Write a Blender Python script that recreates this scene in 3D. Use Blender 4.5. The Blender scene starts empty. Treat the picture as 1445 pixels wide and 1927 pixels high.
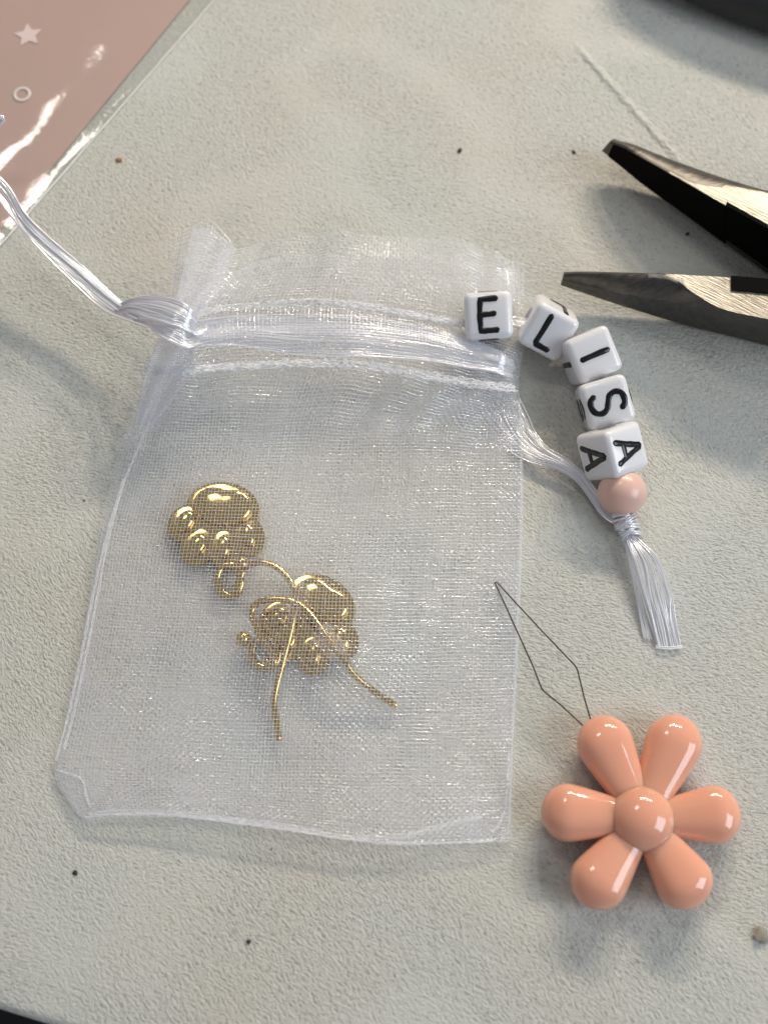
import bpy, bmesh, math, random
import numpy as np
from mathutils import Vector, Matrix, noise
random.seed(7); rng = np.random.default_rng(7)
S = 0.001                       # everything below is written in millimetres
scene = bpy.context.scene
col = scene.collection
R = math.radians

# ------------------------------------------------------------------ camera
TILT, DIST, HALF = R(20), 155.0, math.tan(R(22.5))
cam = bpy.data.cameras.new('camera')
cam.sensor_fit = 'VERTICAL'; cam.sensor_height = 24; cam.lens = 12 / HALF
cam.clip_start = 0.005; cam.clip_end = 20
cam.dof.use_dof = True; cam.dof.focus_distance = 0.151; cam.dof.aperture_fstop = 12
camo = bpy.data.objects.new('camera', cam); col.objects.link(camo)
CAM = Vector((0, -DIST * math.sin(TILT), DIST * math.cos(TILT)))
camo.location = CAM * S; camo.rotation_euler = (TILT, 0, 0)
scene.camera = camo

# ------------------------------------------------------------------ light
scene.view_settings.view_transform = 'Standard'; scene.view_settings.look = 'None'
scene.cycles.max_bounces = 14; scene.cycles.diffuse_bounces = 7; scene.cycles.transparent_max_bounces = 64
scene.view_settings.exposure = 0.10; scene.view_settings.gamma = 1
w = bpy.data.worlds.new('World'); scene.world = w; w.use_nodes = True
bg = w.node_tree.nodes['Background']; bg.inputs[0].default_value = (0.80, 0.84, 0.92, 1); bg.inputs[1].default_value = 0.25

def area(name, az, el, dist, sx, sy, watts, colr, tgt=(0, 0, 0)):
    l = bpy.data.lights.new(name, 'AREA'); l.shape = 'RECTANGLE'; l.size = sx; l.size_y = sy
    l.energy = watts; l.color = colr
    o = bpy.data.objects.new(name, l); col.objects.link(o)
    d = Vector((math.cos(R(az)) * math.cos(R(el)), math.sin(R(az)) * math.cos(R(el)), math.sin(R(el))))
    t = Vector(tgt); o.location = t + d * dist
    o.rotation_euler = (-d).to_track_quat('-Z', 'Y').to_euler()
    return o
# cool window to the right of the desk, warm room lamps beyond the far side
area('window_light', -18, 33, 0.75, 0.42, 0.40, 2.7, (0.80, 0.90, 1.0))
for k, az in enumerate((54, 64, 74, 84)):
    area('room_lamp', az, 31 + 2 * (k % 2), 0.55, 0.04, 0.03, 0.60, (1.0, 0.87, 0.70), (0.01, 0.03, 0))
area('far_window_light', 113, 58, 0.80, 0.15, 0.13, 0.60, (1.0, 0.95, 0.85))

# ------------------------------------------------------------------ helpers
def P(px, py, z=0.0):
    """a spot of the photograph -> the point at height z (mm) above the desk there"""
    x = (px - 722.5) / 963.5 * HALF; y = (963.5 - py) / 963.5 * HALF
    d = Vector((x, y * math.cos(TILT) + math.sin(TILT), y * math.sin(TILT) - math.cos(TILT)))
    return CAM + d * ((z - CAM.z) / d.z)

def spline(pts, n):
    """Catmull-Rom through pts (any dimension), n samples even in chord length"""
    p = np.array([tuple(q) for q in pts], float)
    if len(p) == 2: p = np.vstack([p[0], (p[0] + p[1]) / 2, p[1]])
    d = np.r_[0, np.cumsum(np.linalg.norm(np.diff(p[:, :3], axis=0), axis=1))]
    return cr(d, p, np.linspace(0, d[-1], n))

def cr(t, p, q):
    p = np.asarray(p, float); t = np.asarray(t, float)
    m = np.zeros_like(p)
    m[1:-1] = (p[2:] - p[:-2]) / (t[2:] - t[:-2])[(slice(None),) + (None,) * (p.ndim - 1)]
    m[0] = (p[1] - p[0]) / (t[1] - t[0]); m[-1] = (p[-1] - p[-2]) / (t[-1] - t[-2])
    i = np.clip(np.searchsorted(t, q, side='right') - 1, 0, len(t) - 2)
    h = t[i + 1] - t[i]; s = (q - t[i]) / h
    sh = (slice(None),) + (None,) * (p.ndim - 1)
    s = s[sh]; h = h[sh]
    return ((2*s**3 - 3*s**2 + 1) * p[i] + (s**3 - 2*s**2 + s) * h * m[i]
            + (-2*s**3 + 3*s**2) * p[i + 1] + (s**3 - s**2) * h * m[i + 1])

def vnoise(a, seed=0):
    a = np.asarray(a, float)
    return np.array([noise.noise(Vector((x[0] + seed * 17.3, x[1] - seed * 9.1, (x[2] if len(x) > 2 else 0) + seed * 3.7))) for x in a.reshape(-1, a.shape[-1])]).reshape(a.shape[:-1])

def link(name, me, mat, parent=None):
    o = bpy.data.objects.new(name, me); col.objects.link(o)
    if mat is not None:
        if len(me.materials) == 0: me.materials.append(mat)
    if parent is not None: o.parent = parent
    return o

def np_mesh(name, verts, faces, smooth=True):
    """verts in mm, faces an (n,4) or (n,3) array"""
    me = bpy.data.meshes.new(name)
    verts = np.asarray(verts, np.float32) * S; faces = np.asarray(faces, np.int32)
    k = faces.shape[1]
    me.vertices.add(len(verts)); me.vertices.foreach_set('co', verts.ravel())
    me.loops.add(faces.size); me.loops.foreach_set('vertex_index', faces.ravel())
    me.polygons.add(len(faces)); me.polygons.foreach_set('loop_start', np.arange(0, faces.size, k, dtype=np.int32))
    me.update(calc_edges=True); me.validate()
    if name == 'sheet' and me.polygons[0].normal.z < 0: me.flip_normals()
    if smooth: me.polygons.foreach_set('use_smooth', np.ones(len(me.polygons), bool))
    me.update()
    return me

def bm_mesh(name, bm, angle=35):
    """finish a bmesh written in mm"""
    bmesh.ops.recalc_face_normals(bm, faces=bm.faces)
    for f in bm.faces: f.smooth = True
    for e in bm.edges:
        if len(e.link_faces) == 2: e.smooth = e.calc_face_angle(0) < R(angle)
    bmesh.ops.scale(bm, vec=(S, S, S), verts=bm.verts)
    me = bpy.data.meshes.new(name); bm.to_mesh(me); bm.free()
    return me

def tubes(paths, rad, sides=3, caps=False):
    """paths [T,n,3] -> verts, quads of tubes; rad scalar or [T,n]"""
    p = np.asarray(paths, float)
    if p.ndim == 2: p = p[None]
    T, n, _ = p.shape
    t = np.gradient(p, axis=1); t /= np.linalg.norm(t, axis=2, keepdims=True) + 1e-9
    up = np.broadcast_to(np.array([0, 0, 1.0]), t.shape).copy()
    bad = np.abs(t[..., 2]) > 0.97; up[bad] = (0.0, 1.0, 0.0)
    a = np.cross(t, up); a /= np.linalg.norm(a, axis=2, keepdims=True) + 1e-9
    b = np.cross(a, t)
    r = np.broadcast_to(np.asarray(rad, float), (T, n)) if np.ndim(rad) != 1 else np.broadcast_to(np.asarray(rad, float)[None], (T, n))
    ang = np.arange(sides) / sides * 2 * np.pi + np.pi / 2
    v = p[:, :, None, :] + r[:, :, None, None] * (np.cos(ang)[None, None, :, None] * a[:, :, None, :] + np.sin(ang)[None, None, :, None] * b[:, :, None, :])
    idx = np.arange(T * n * sides).reshape(T, n, sides)
    q = np.stack([idx[:, :-1, :], np.roll(idx, -1, 2)[:, :-1, :], np.roll(idx, -1, 2)[:, 1:, :], idx[:, 1:, :]], -1).reshape(-1, 4)
    return v.reshape(-1, 3), q

def arches(paths, hw, rise=0.6):
    """flat woven filaments: a low three-point arch swept along every path [T,n,3]"""
    p = np.asarray(paths, float); T, n, _ = p.shape
    t = np.gradient(p, axis=1); t /= np.linalg.norm(t, axis=2, keepdims=True) + 1e-9
    a = np.cross(t, np.array([0, 0, 1.0])); a /= np.linalg.norm(a, axis=2, keepdims=True) + 1e-9
    b = np.cross(a, t)
    h = np.broadcast_to(np.asarray(hw, float), (T, n))[..., None]
    v = np.stack([p - a * h - b * h * rise, p, p + a * h - b * h * rise], 2)
    idx = np.arange(T * n * 3).reshape(T, n, 3)
    q = np.stack([idx[:, :-1, :-1], idx[:, 1:, :-1], idx[:, 1:, 1:], idx[:, :-1, 1:]], -1)
    return v.reshape(-1, 3), q[..., ::-1].reshape(-1, 4)

def tube_obj(name, paths, rad, mat, parent=None, sides=10):
    """one tube with closed rounded ends"""
    p = np.asarray(paths, float); n = len(p)
    r = np.broadcast_to(np.asarray(rad, float), (n,)).copy()
    t0 = p[0] - p[1]; t0 /= np.linalg.norm(t0); t1 = p[-1] - p[-2]; t1 /= np.linalg.norm(t1)
    p = np.vstack([p[0] + t0 * r[0] * .55, p[0] + t0 * r[0] * .4, p, p[-1] + t1 * r[-1] * .4, p[-1] + t1 * r[-1] * .55])
    r = np.r_[r[0] * .02, r[0] * .7, r, r[-1] * .7, r[-1] * .02]
    v, q = tubes(p[None], r, sides)
    return link(name, np_mesh(name, v, q), mat, parent)

def ribbon(path, width, nst, rad, z_jit=0.12, twist=0.0, seed=0, tilt=0.0, fold=0.0, n=60):
    """a satin ribbon as nst parallel yarns: path list of points; width scalar or list along it"""
    c = spline(path, n)
    wd = np.interp(np.linspace(0, 1, n), np.linspace(0, 1, np.size(width)), np.atleast_1d(width))
    t = np.gradient(c, axis=0); t /= np.linalg.norm(t, axis=1, keepdims=True)
    up = np.array([0, 0, 1.0]); side = np.cross(t, up); side /= np.linalg.norm(side, axis=1, keepdims=True)
    nrm = np.cross(side, t)
    tw = tilt + twist * np.linspace(0, 1, n)
    out = []
    rs = np.random.default_rng(seed)
    for k in range(nst):
        f = (k / max(1, nst - 1) - .5)
        ph = rs.uniform(0, 6.28); fr = rs.uniform(.5, 1.5)
        off = f + .018 * np.sin(np.linspace(0, 6.28 * fr, n) + ph)
        hz = z_jit * np.sin(np.linspace(0, 6.28 * fr * 1.3, n) + ph * 2) * .5 + fold * np.sin(f * 9 + np.linspace(0, 3, n)) * wd
        x = off * wd
        d = (np.cos(tw) * x - np.sin(tw) * hz)[:, None] * side + (np.sin(tw) * x + np.cos(tw) * hz)[:, None] * nrm
        q = c + d; q[:, 2] = np.maximum(q[:, 2], rad * 1.3)
        out.append(q)
    return np.array(out)

def thing(name, label, cat, loc=(0, 0, 0), group=None):
    o = bpy.data.objects.new(name, None); col.objects.link(o)
    o.empty_display_size = 0.005; o.location = Vector(loc) * S
    o['label'] = label; o['category'] = cat
    if group: o['group'] = group
    bpy.context.view_layer.update()
    return o

def tag(o, label, cat, group=None):
    o['label'] = label; o['category'] = cat
    if group: o['group'] = group
    return o

def child(name, me, mat, root):
    """mesh written in desk coordinates, parented to a thing that stands elsewhere"""
    o = link(name, me, mat, root)
    m = root.matrix_world
    p = root
    o.matrix_parent_inverse = root.matrix_world.inverted()
    return o

# ------------------------------------------------------------------ materials
def mat(name):
    m = bpy.data.materials.new(name); m.use_nodes = True
    nt = m.node_tree
    return m, nt, nt.nodes['Principled BSDF'], nt.nodes['Material Output']

def N(nt, t, **kw):
    n = nt.nodes.new(t)
    for k, v in kw.items():
        if k.startswith('i_'):
            key = k[2:]; n.inputs[int(key) if key.isdigit() else key].default_value = v
        else: setattr(n, k, v)
    return n

def coords(nt, scale=(1000, 1000, 1000), rot=0.0):
    g = N(nt, 'ShaderNodeNewGeometry')
    mp = N(nt, 'ShaderNodeMapping'); mp.inputs['Scale'].default_value = scale; mp.inputs['Rotation'].default_value = (0, 0, rot)
    nt.links.new(g.outputs['Position'], mp.inputs['Vector'])
    return mp.outputs['Vector']

def ramp(nt, src, stops):
    r = N(nt, 'ShaderNodeValToRGB'); nt.links.new(src, r.inputs[0])
    e = r.color_ramp.elements
    while len(e) < len(stops): e.new(0.5)
    for k, (p, c) in enumerate(stops):
        e[k].position = p; e[k].color = c if len(c) == 4 else (*c, 1)
    return r.outputs[0]

def mth(nt, op, a, b=None, clamp=False):
    n = N(nt, 'ShaderNodeMath', operation=op, use_clamp=clamp)
    for k, s in enumerate((a, b)):
        if s is None: continue
        if isinstance(s, (int, float)): n.inputs[k].default_value = s
        else: nt.links.new(s, n.inputs[k])
    return n.outputs[0]

def mixc(nt, fac, a, b, blend='MIX'):
    n = N(nt, 'ShaderNodeMix', data_type='RGBA', blend_type=blend)
    for i, s in ((0, fac), (6, a), (7, b)):
        if isinstance(s, (int, float)): n.inputs[i].default_value = s
        elif isinstance(s, tuple): n.inputs[i].default_value = s if len(s) == 4 else (*s, 1)
        else: nt.links.new(s, n.inputs[i])
    return n.outputs[2]

def simple(name, base, rough, metal=0.0, spec=0.5, coat=0.0, sss=0.0, sssr=(1, .4, .25), bump=None):
    m, nt, b, o = mat(name)
    b.inputs['Base Color'].default_value = (*base, 1); b.inputs['Roughness'].default_value = rough
    b.inputs['Metallic'].default_value = metal; b.inputs['Specular IOR Level'].default_value = spec
    b.inputs['Coat Weight'].default_value = coat; b.inputs['Coat Roughness'].default_value = 0.05
    if sss:
        b.inputs['Subsurface Weight'].default_value = sss; b.inputs['Subsurface Radius'].default_value = sssr
        b.inputs['Subsurface Scale'].default_value = 0.0022
    if bump:
        sc, st, dist = bump
        nz = N(nt, 'ShaderNodeTexNoise', i_Scale=sc, i_Detail=3.0)
        nt.links.new(coords(nt), nz.inputs['Vector'])
        bp = N(nt, 'ShaderNodeBump', i_Strength=st, i_Distance=dist * S)
        nt.links.new(nz.outputs[0], bp.inputs['Height']); nt.links.new(bp.outputs[0], b.inputs['Normal'])
    return m

def desk_material():
    m, nt, b, o = mat('desk_leatherette')
    L = nt.links.new
    pos = coords(nt)
    warp = N(nt, 'ShaderNodeTexNoise', i_Scale=0.028, i_Detail=1.0); L(pos, warp.inputs['Vector'])
    # the grain runs one way in some places and another way in others
    w2 = N(nt, 'ShaderNodeTexNoise', i_Scale=0.9, i_Detail=2.0); L(pos, w2.inputs['Vector'])
    def streaks(deg, detail):
        mp = N(nt, 'ShaderNodeMapping'); mp.inputs['Rotation'].default_value = (0, 0, R(deg)); L(pos, mp.inputs['Vector'])
        wv = N(nt, 'ShaderNodeVectorMath', operation='SCALE'); L(w2.outputs['Color'], wv.inputs[0]); wv.inputs['Scale'].default_value = 0.75
        ad = N(nt, 'ShaderNodeVectorMath', operation='ADD'); L(mp.outputs[0], ad.inputs[0]); L(wv.outputs[0], ad.inputs[1])
        sc = N(nt, 'ShaderNodeVectorMath', operation='MULTIPLY'); L(ad.outputs[0], sc.inputs[0]); sc.inputs[1].default_value = (0.55, 1.15, 1)
        g = N(nt, 'ShaderNodeTexNoise', i_Scale=3.0, i_Detail=detail, i_Roughness=0.6); L(sc.outputs[0], g.inputs['Vector'])
        return g.outputs[0]
    sel = mth(nt, 'MULTIPLY', mth(nt, 'SUBTRACT', warp.outputs[0], 0.44, True), 8.0, True)
    mg = N(nt, 'ShaderNodeMix', data_type='FLOAT'); L(sel, mg.inputs[0]); L(streaks(48, 3.0), mg.inputs[2]); L(streaks(12, 3.0), mg.inputs[3])
    g1 = mg.outputs[0]
    g2 = N(nt, 'ShaderNodeTexNoise', i_Scale=0.8, i_Detail=2.0); L(pos, g2.inputs['Vector'])
    gh = mth(nt, 'ADD', mth(nt, 'MULTIPLY', g1, 1.0), mth(nt, 'MULTIPLY', g2.outputs[0], 0.22))
    # a long crease pressed into the sheet in the far right part
    A, B = P(1075, 70), P(1300, 320)
    d = (B - A).normalized()
    dn = N(nt, 'ShaderNodeVectorMath', operation='DOT_PRODUCT'); dn.inputs[1].default_value = (-d.y, d.x, 0)
    sb = N(nt, 'ShaderNodeVectorMath', operation='SUBTRACT'); sb.inputs[1].default_value = A
    wob = N(nt, 'ShaderNodeVectorMath', operation='SCALE'); L(w2.outputs['Color'], wob.inputs[0]); wob.inputs['Scale'].default_value = 1.2
    L(pos, sb.inputs[0])
    ad2 = N(nt, 'ShaderNodeVectorMath', operation='ADD'); L(sb.outputs[0], ad2.inputs[0]); L(wob.outputs[0], ad2.inputs[1])
    L(ad2.outputs[0], dn.inputs[0])
    dl = N(nt, 'ShaderNodeVectorMath', operation='DOT_PRODUCT'); dl.inputs[1].default_value = d; L(ad2.outputs[0], dl.inputs[0])
    ln = (B - A).length
    along = mth(nt, 'SUBTRACT', 1.0, mth(nt, 'ABSOLUTE', mth(nt, 'DIVIDE', mth(nt, 'SUBTRACT', dl.outputs['Value'], ln / 2), ln / 2)), True)
    prof = mth(nt, 'SUBTRACT', 1.0, mth(nt, 'ABSOLUTE', mth(nt, 'DIVIDE', mth(nt, 'SUBTRACT', dn.outputs['Value'], 0.5), 0.75)), True)
    cre = mth(nt, 'MULTIPLY', prof, mth(nt, 'MINIMUM', mth(nt, 'MULTIPLY', along, 3.0), 1.0))
    gh = mth(nt, 'ADD', gh, mth(nt, 'MULTIPLY', cre, 1.1))
    bp = N(nt, 'ShaderNodeBump', i_Strength=1.0, i_Distance=0.36 * S); L(gh, bp.inputs['Height']); L(bp.outputs[0], b.inputs['Normal'])
    # colour: grey-white vinyl, faint pink and ochre grime, darker grain pits, specks
    c1 = N(nt, 'ShaderNodeTexNoise', i_Scale=0.035, i_Detail=3.0); L(pos, c1.inputs['Vector'])
    base = ramp(nt, c1.outputs[0], [(0.32, (0.615, 0.59, 0.52)), (0.5, (0.615, 0.612, 0.555)), (0.7, (0.595, 0.61, 0.57))])
    c2 = N(nt, 'ShaderNodeTexNoise', i_Scale=0.09, i_Detail=4.0); L(pos, c2.inputs['Vector'])
    base = mixc(nt, mth(nt, 'MULTIPLY', mth(nt, 'SUBTRACT', c2.outputs[0], 0.58, True), 1.2, True), base, (0.60, 0.53, 0.47))
    pits = ramp(nt, g1, [(0.34, (0.45, 0.44, 0.41)), (0.45, (1, 1, 1))])
    base = mixc(nt, 0.55, base, pits, 'MULTIPLY')
    vo = N(nt, 'ShaderNodeTexVoronoi', i_Scale=0.16); L(pos, vo.inputs['Vector'])
    sz = N(nt, 'ShaderNodeSeparateColor'); L(vo.outputs['Color'], sz.inputs[0])
    rad = mth(nt, 'MULTIPLY', mth(nt, 'POWER', sz.outputs[0], 9.0), 0.04)
    spk = mth(nt, 'LESS_THAN', vo.outputs['Distance'], rad)
    base = mixc(nt, mth(nt, 'MULTIPLY', spk, 0.75), base, (0.10, 0.085, 0.06))
    L(base, b.inputs['Base Color'])
    b.inputs['Roughness'].default_value = 0.55; b.inputs['Specular IOR Level'].default_value = 0.35
    return m

def thread_material(name, tint, transp, rough=0.28, gloss=0.0, trans=0.55):
    m, nt, b, o = mat(name)
    L = nt.links.new
    b.inputs['Base Color'].default_value = (*tint, 1); b.inputs['Roughness'].default_value = rough
    b.inputs['Specular IOR Level'].default_value = 1.0; b.inputs['IOR'].default_value = 1.85
    tl = N(nt, 'ShaderNodeBsdfTranslucent'); tl.inputs[0].default_value = (*tint, 1)
    tr = N(nt, 'ShaderNodeBsdfTransparent')
    m1 = N(nt, 'ShaderNodeMixShader', i_0=trans); L(b.outputs[0], m1.inputs[1]); L(tl.outputs[0], m1.inputs[2])
    m2 = N(nt, 'ShaderNodeMixShader', i_0=transp); L(m1.outputs[0], m2.inputs[1]); L(tr.outputs[0], m2.inputs[2])
    out = m2.outputs[0]
    if gloss:
        gl = N(nt, 'ShaderNodeBsdfGlossy'); gl.inputs['Roughness'].default_value = 0.14; gl.inputs[0].default_value = (0.96, 0.96, 0.99, 1)
        m3 = N(nt, 'ShaderNodeMixShader', i_0=gloss); L(out, m3.inputs[1]); L(gl.outputs[0], m3.inputs[2]); out = m3.outputs[0]
    L(out, o.inputs['Surface'])
    return m

def film_material():
    m, nt, b, o = mat('clear_film'); L = nt.links.new
    gl = N(nt, 'ShaderNodeBsdfGlossy'); gl.inputs['Roughness'].default_value = 0.08
    tr = N(nt, 'ShaderNodeBsdfTransparent'); tr.inputs[0].default_value = (0.97, 0.97, 0.96, 1)
    nz = N(nt, 'ShaderNodeTexNoise', i_Scale=0.9, i_Detail=4.0); L(coords(nt), nz.inputs['Vector'])
    bp = N(nt, 'ShaderNodeBump', i_Strength=0.25, i_Distance=0.12 * S); L(nz.outputs[0], bp.inputs['Height']); L(bp.outputs[0], gl.inputs['Normal'])
    fr = N(nt, 'ShaderNodeLayerWeight', i_Blend=0.5)
    mx = N(nt, 'ShaderNodeMixShader'); L(mth(nt, 'ADD', mth(nt, 'MULTIPLY', mth(nt, 'POWER', fr.outputs['Facing'], 5.0), 0.9), 0.12, True), mx.inputs[0]); L(tr.outputs[0], mx.inputs[1]); L(gl.outputs[0], mx.inputs[2])
    L(mx.outputs[0], o.inputs['Surface'])
    return m

def steel_material(name, base, rough, streak, rot):
    m, nt, b, o = mat(name); L = nt.links.new
    b.inputs['Metallic'].default_value = 1.0
    v = coords(nt, rot=rot)
    sc = N(nt, 'ShaderNodeVectorMath', operation='MULTIPLY'); L(v, sc.inputs[0]); sc.inputs[1].default_value = streak
    nz = N(nt, 'ShaderNodeTexNoise', i_Scale=1.0, i_Detail=4.0); L(sc.outputs[0], nz.inputs['Vector'])
    gr = N(nt, 'ShaderNodeTexNoise', i_Scale=0.35, i_Detail=5.0); L(v, gr.inputs['Vector'])
    cc = ramp(nt, nz.outputs[0], [(0.3, tuple(c * .62 for c in base)), (0.7, base)])
    cc = mixc(nt, mth(nt, 'MULTIPLY', mth(nt, 'SUBTRACT', gr.outputs[0], 0.5, True), 2.2, True), cc, tuple(c * .45 for c in base))
    L(cc, b.inputs['Base Color'])
    ro = mth(nt, 'ADD', mth(nt, 'MULTIPLY', nz.outputs[0], 0.22), rough - 0.1); L(ro, b.inputs['Roughness'])
    bp = N(nt, 'ShaderNodeBump', i_Strength=0.7, i_Distance=0.10 * S); L(nz.outputs[0], bp.inputs['Height']); L(bp.outputs[0], b.inputs['Normal'])
    return m

def silicone_material():
    m, nt, b, o = mat('silicone'); L = nt.links.new
    b.inputs['Base Color'].default_value = (0.95, 0.93, 0.88, 1); b.inputs['Roughness'].default_value = 0.22; b.inputs['IOR'].default_value = 1.41
    b.inputs['Transmission Weight'].default_value = 0.55
    tr = N(nt, 'ShaderNodeBsdfTransparent')
    mx = N(nt, 'ShaderNodeMixShader', i_0=0.78); L(b.outputs[0], mx.inputs[1]); L(tr.outputs[0], mx.inputs[2]); L(mx.outputs[0], o.inputs['Surface'])
    return m

M = dict(
    desk=desk_material(),
    dark=simple('dark_floor', (0.012, 0.011, 0.010), 0.8),
    thread=thread_material('nylon_thread', (0.95, 0.95, 0.99), 0.16, 0.14, 0.0, 0.4),
    shimmer=thread_material('shiny_nylon_thread', (0.95, 0.95, 0.99), 0.10, 0.12, 0.35, 0.4),
    seam=thread_material('seam_thread', (0.94, 0.95, 0.97), 0.15, 0.4, 0.0, 0.35),
    satin=thread_material('satin_yarn', (0.94, 0.94, 0.98), 0.06, 0.16, 0.2, 0.25),
    film=film_material(),
    pink=simple('pink_print', (0.58, 0.40, 0.35), 0.5, bump=(0.25, 0.2, 0.3)),
    star=simple('star_print', (0.92, 0.74, 0.72), 0.5),
    ringp=simple('ring_print', (0.92, 0.84, 0.79), 0.5),
    weld=simple('welded_plastic', (0.85, 0.85, 0.80), 0.15, spec=0.8),
    gold=simple('gold_plate', (0.66, 0.47, 0.18), 0.11, metal=1.0, bump=(0.5, 0.12, 0.15)),
    silicone=silicone_material(),
    bead=simple('white_acrylic', (0.80, 0.79, 0.81), 0.16, coat=0.4, sss=0.25, sssr=(1, 1, 1)),
    ink=simple('black_ink', (0.006, 0.006, 0.006), 0.22),
    pearl=simple('pink_pearl', (0.78, 0.51, 0.42), 0.33, sss=0.2, coat=0.25, bump=(3.0, 0.12, 0.05)),
    peach=simple('peach_plastic', (0.82, 0.41, 0.275), 0.09, coat=0.5, sss=0.6, sssr=(1, .5, .35)),
    wire=simple('dark_wire', (0.05, 0.04, 0.035), 0.35, metal=0.8),
    steel=steel_material('plier_steel', (0.16, 0.15, 0.135), 0.42, (0.5, 2.0, 1.0), R(-20)),
    brushed=steel_material('brushed_steel', (0.42, 0.395, 0.345), 0.42, (0.35, 5.0, 1.0), R(35)),
    black=simple('shaded_blackened_steel', (0.008, 0.0075, 0.007), 0.85, spec=0.03, bump=(0.8, 0.4, 0.1)),  # black also holds the shade of jaw inner faces and slot
    grip=simple('black_grip', (0.02, 0.02, 0.02), 0.5),
    crumb_dark=simple('dark_crumb', (0.02, 0.025, 0.03), 0.5),
    crumb_tan=simple('tan_crumb', (0.34, 0.18, 0.06), 0.6),
    crumb_grey=simple('grey_crumb', (0.30, 0.27, 0.21), 0.6),
)

# ------------------------------------------------------------------ setting: desk and the dark below it
def build_desk():
    E0, E1 = P(0, 1899), P(100, 1929)
    d = Vector((E1.x - E0.x, E1.y - E0.y, 0)).normalized(); nrm = Vector((-d.y, d.x, 0))   # nrm points onto the desk
    prof = [(520, 0), (60, 0), (6, 0), (1.2, 0)] + [(1.2 - 1.2 * math.sin(a) , -1.2 * (1 - math.cos(a))) for a in (R(20), R(40), R(60), R(80), R(90))] + [(0, -22)]
    v = []; f = []
    ss = np.r_[np.linspace(-420, 520, 24)]
    for s in ss:
        bow = -0.00035 * (s * s if abs(s) < 400 else 160000) 
        for (h, z) in prof:
            p = E0 + d * s + nrm * (h + (bow if h < 10 else 0)); v.append((p.x, p.y, z))
    k = len(prof)
    for i in range(len(ss) - 1):
        for j in range(k - 1): f.append((i * k + j, (i + 1) * k + j, (i + 1) * k + j + 1, i * k + j + 1))
    me = np_mesh('desk_top', v, f)
    o = link('desk_top', me, M['desk']); o['kind'] = 'structure'; o['label'] = 'grainy off white desk top that everything lies on'
    fl = np_mesh('floor', [(-2500, -2500, -720), (2500, -2500, -720), (2500, 2500, -720), (-2500, 2500, -720)], [(0, 1, 2, 3)], False)
    o = link('floor', fl, M['dark']); o['kind'] = 'structure'; o['label'] = 'dark floor below the desk edge'
build_desk()

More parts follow.
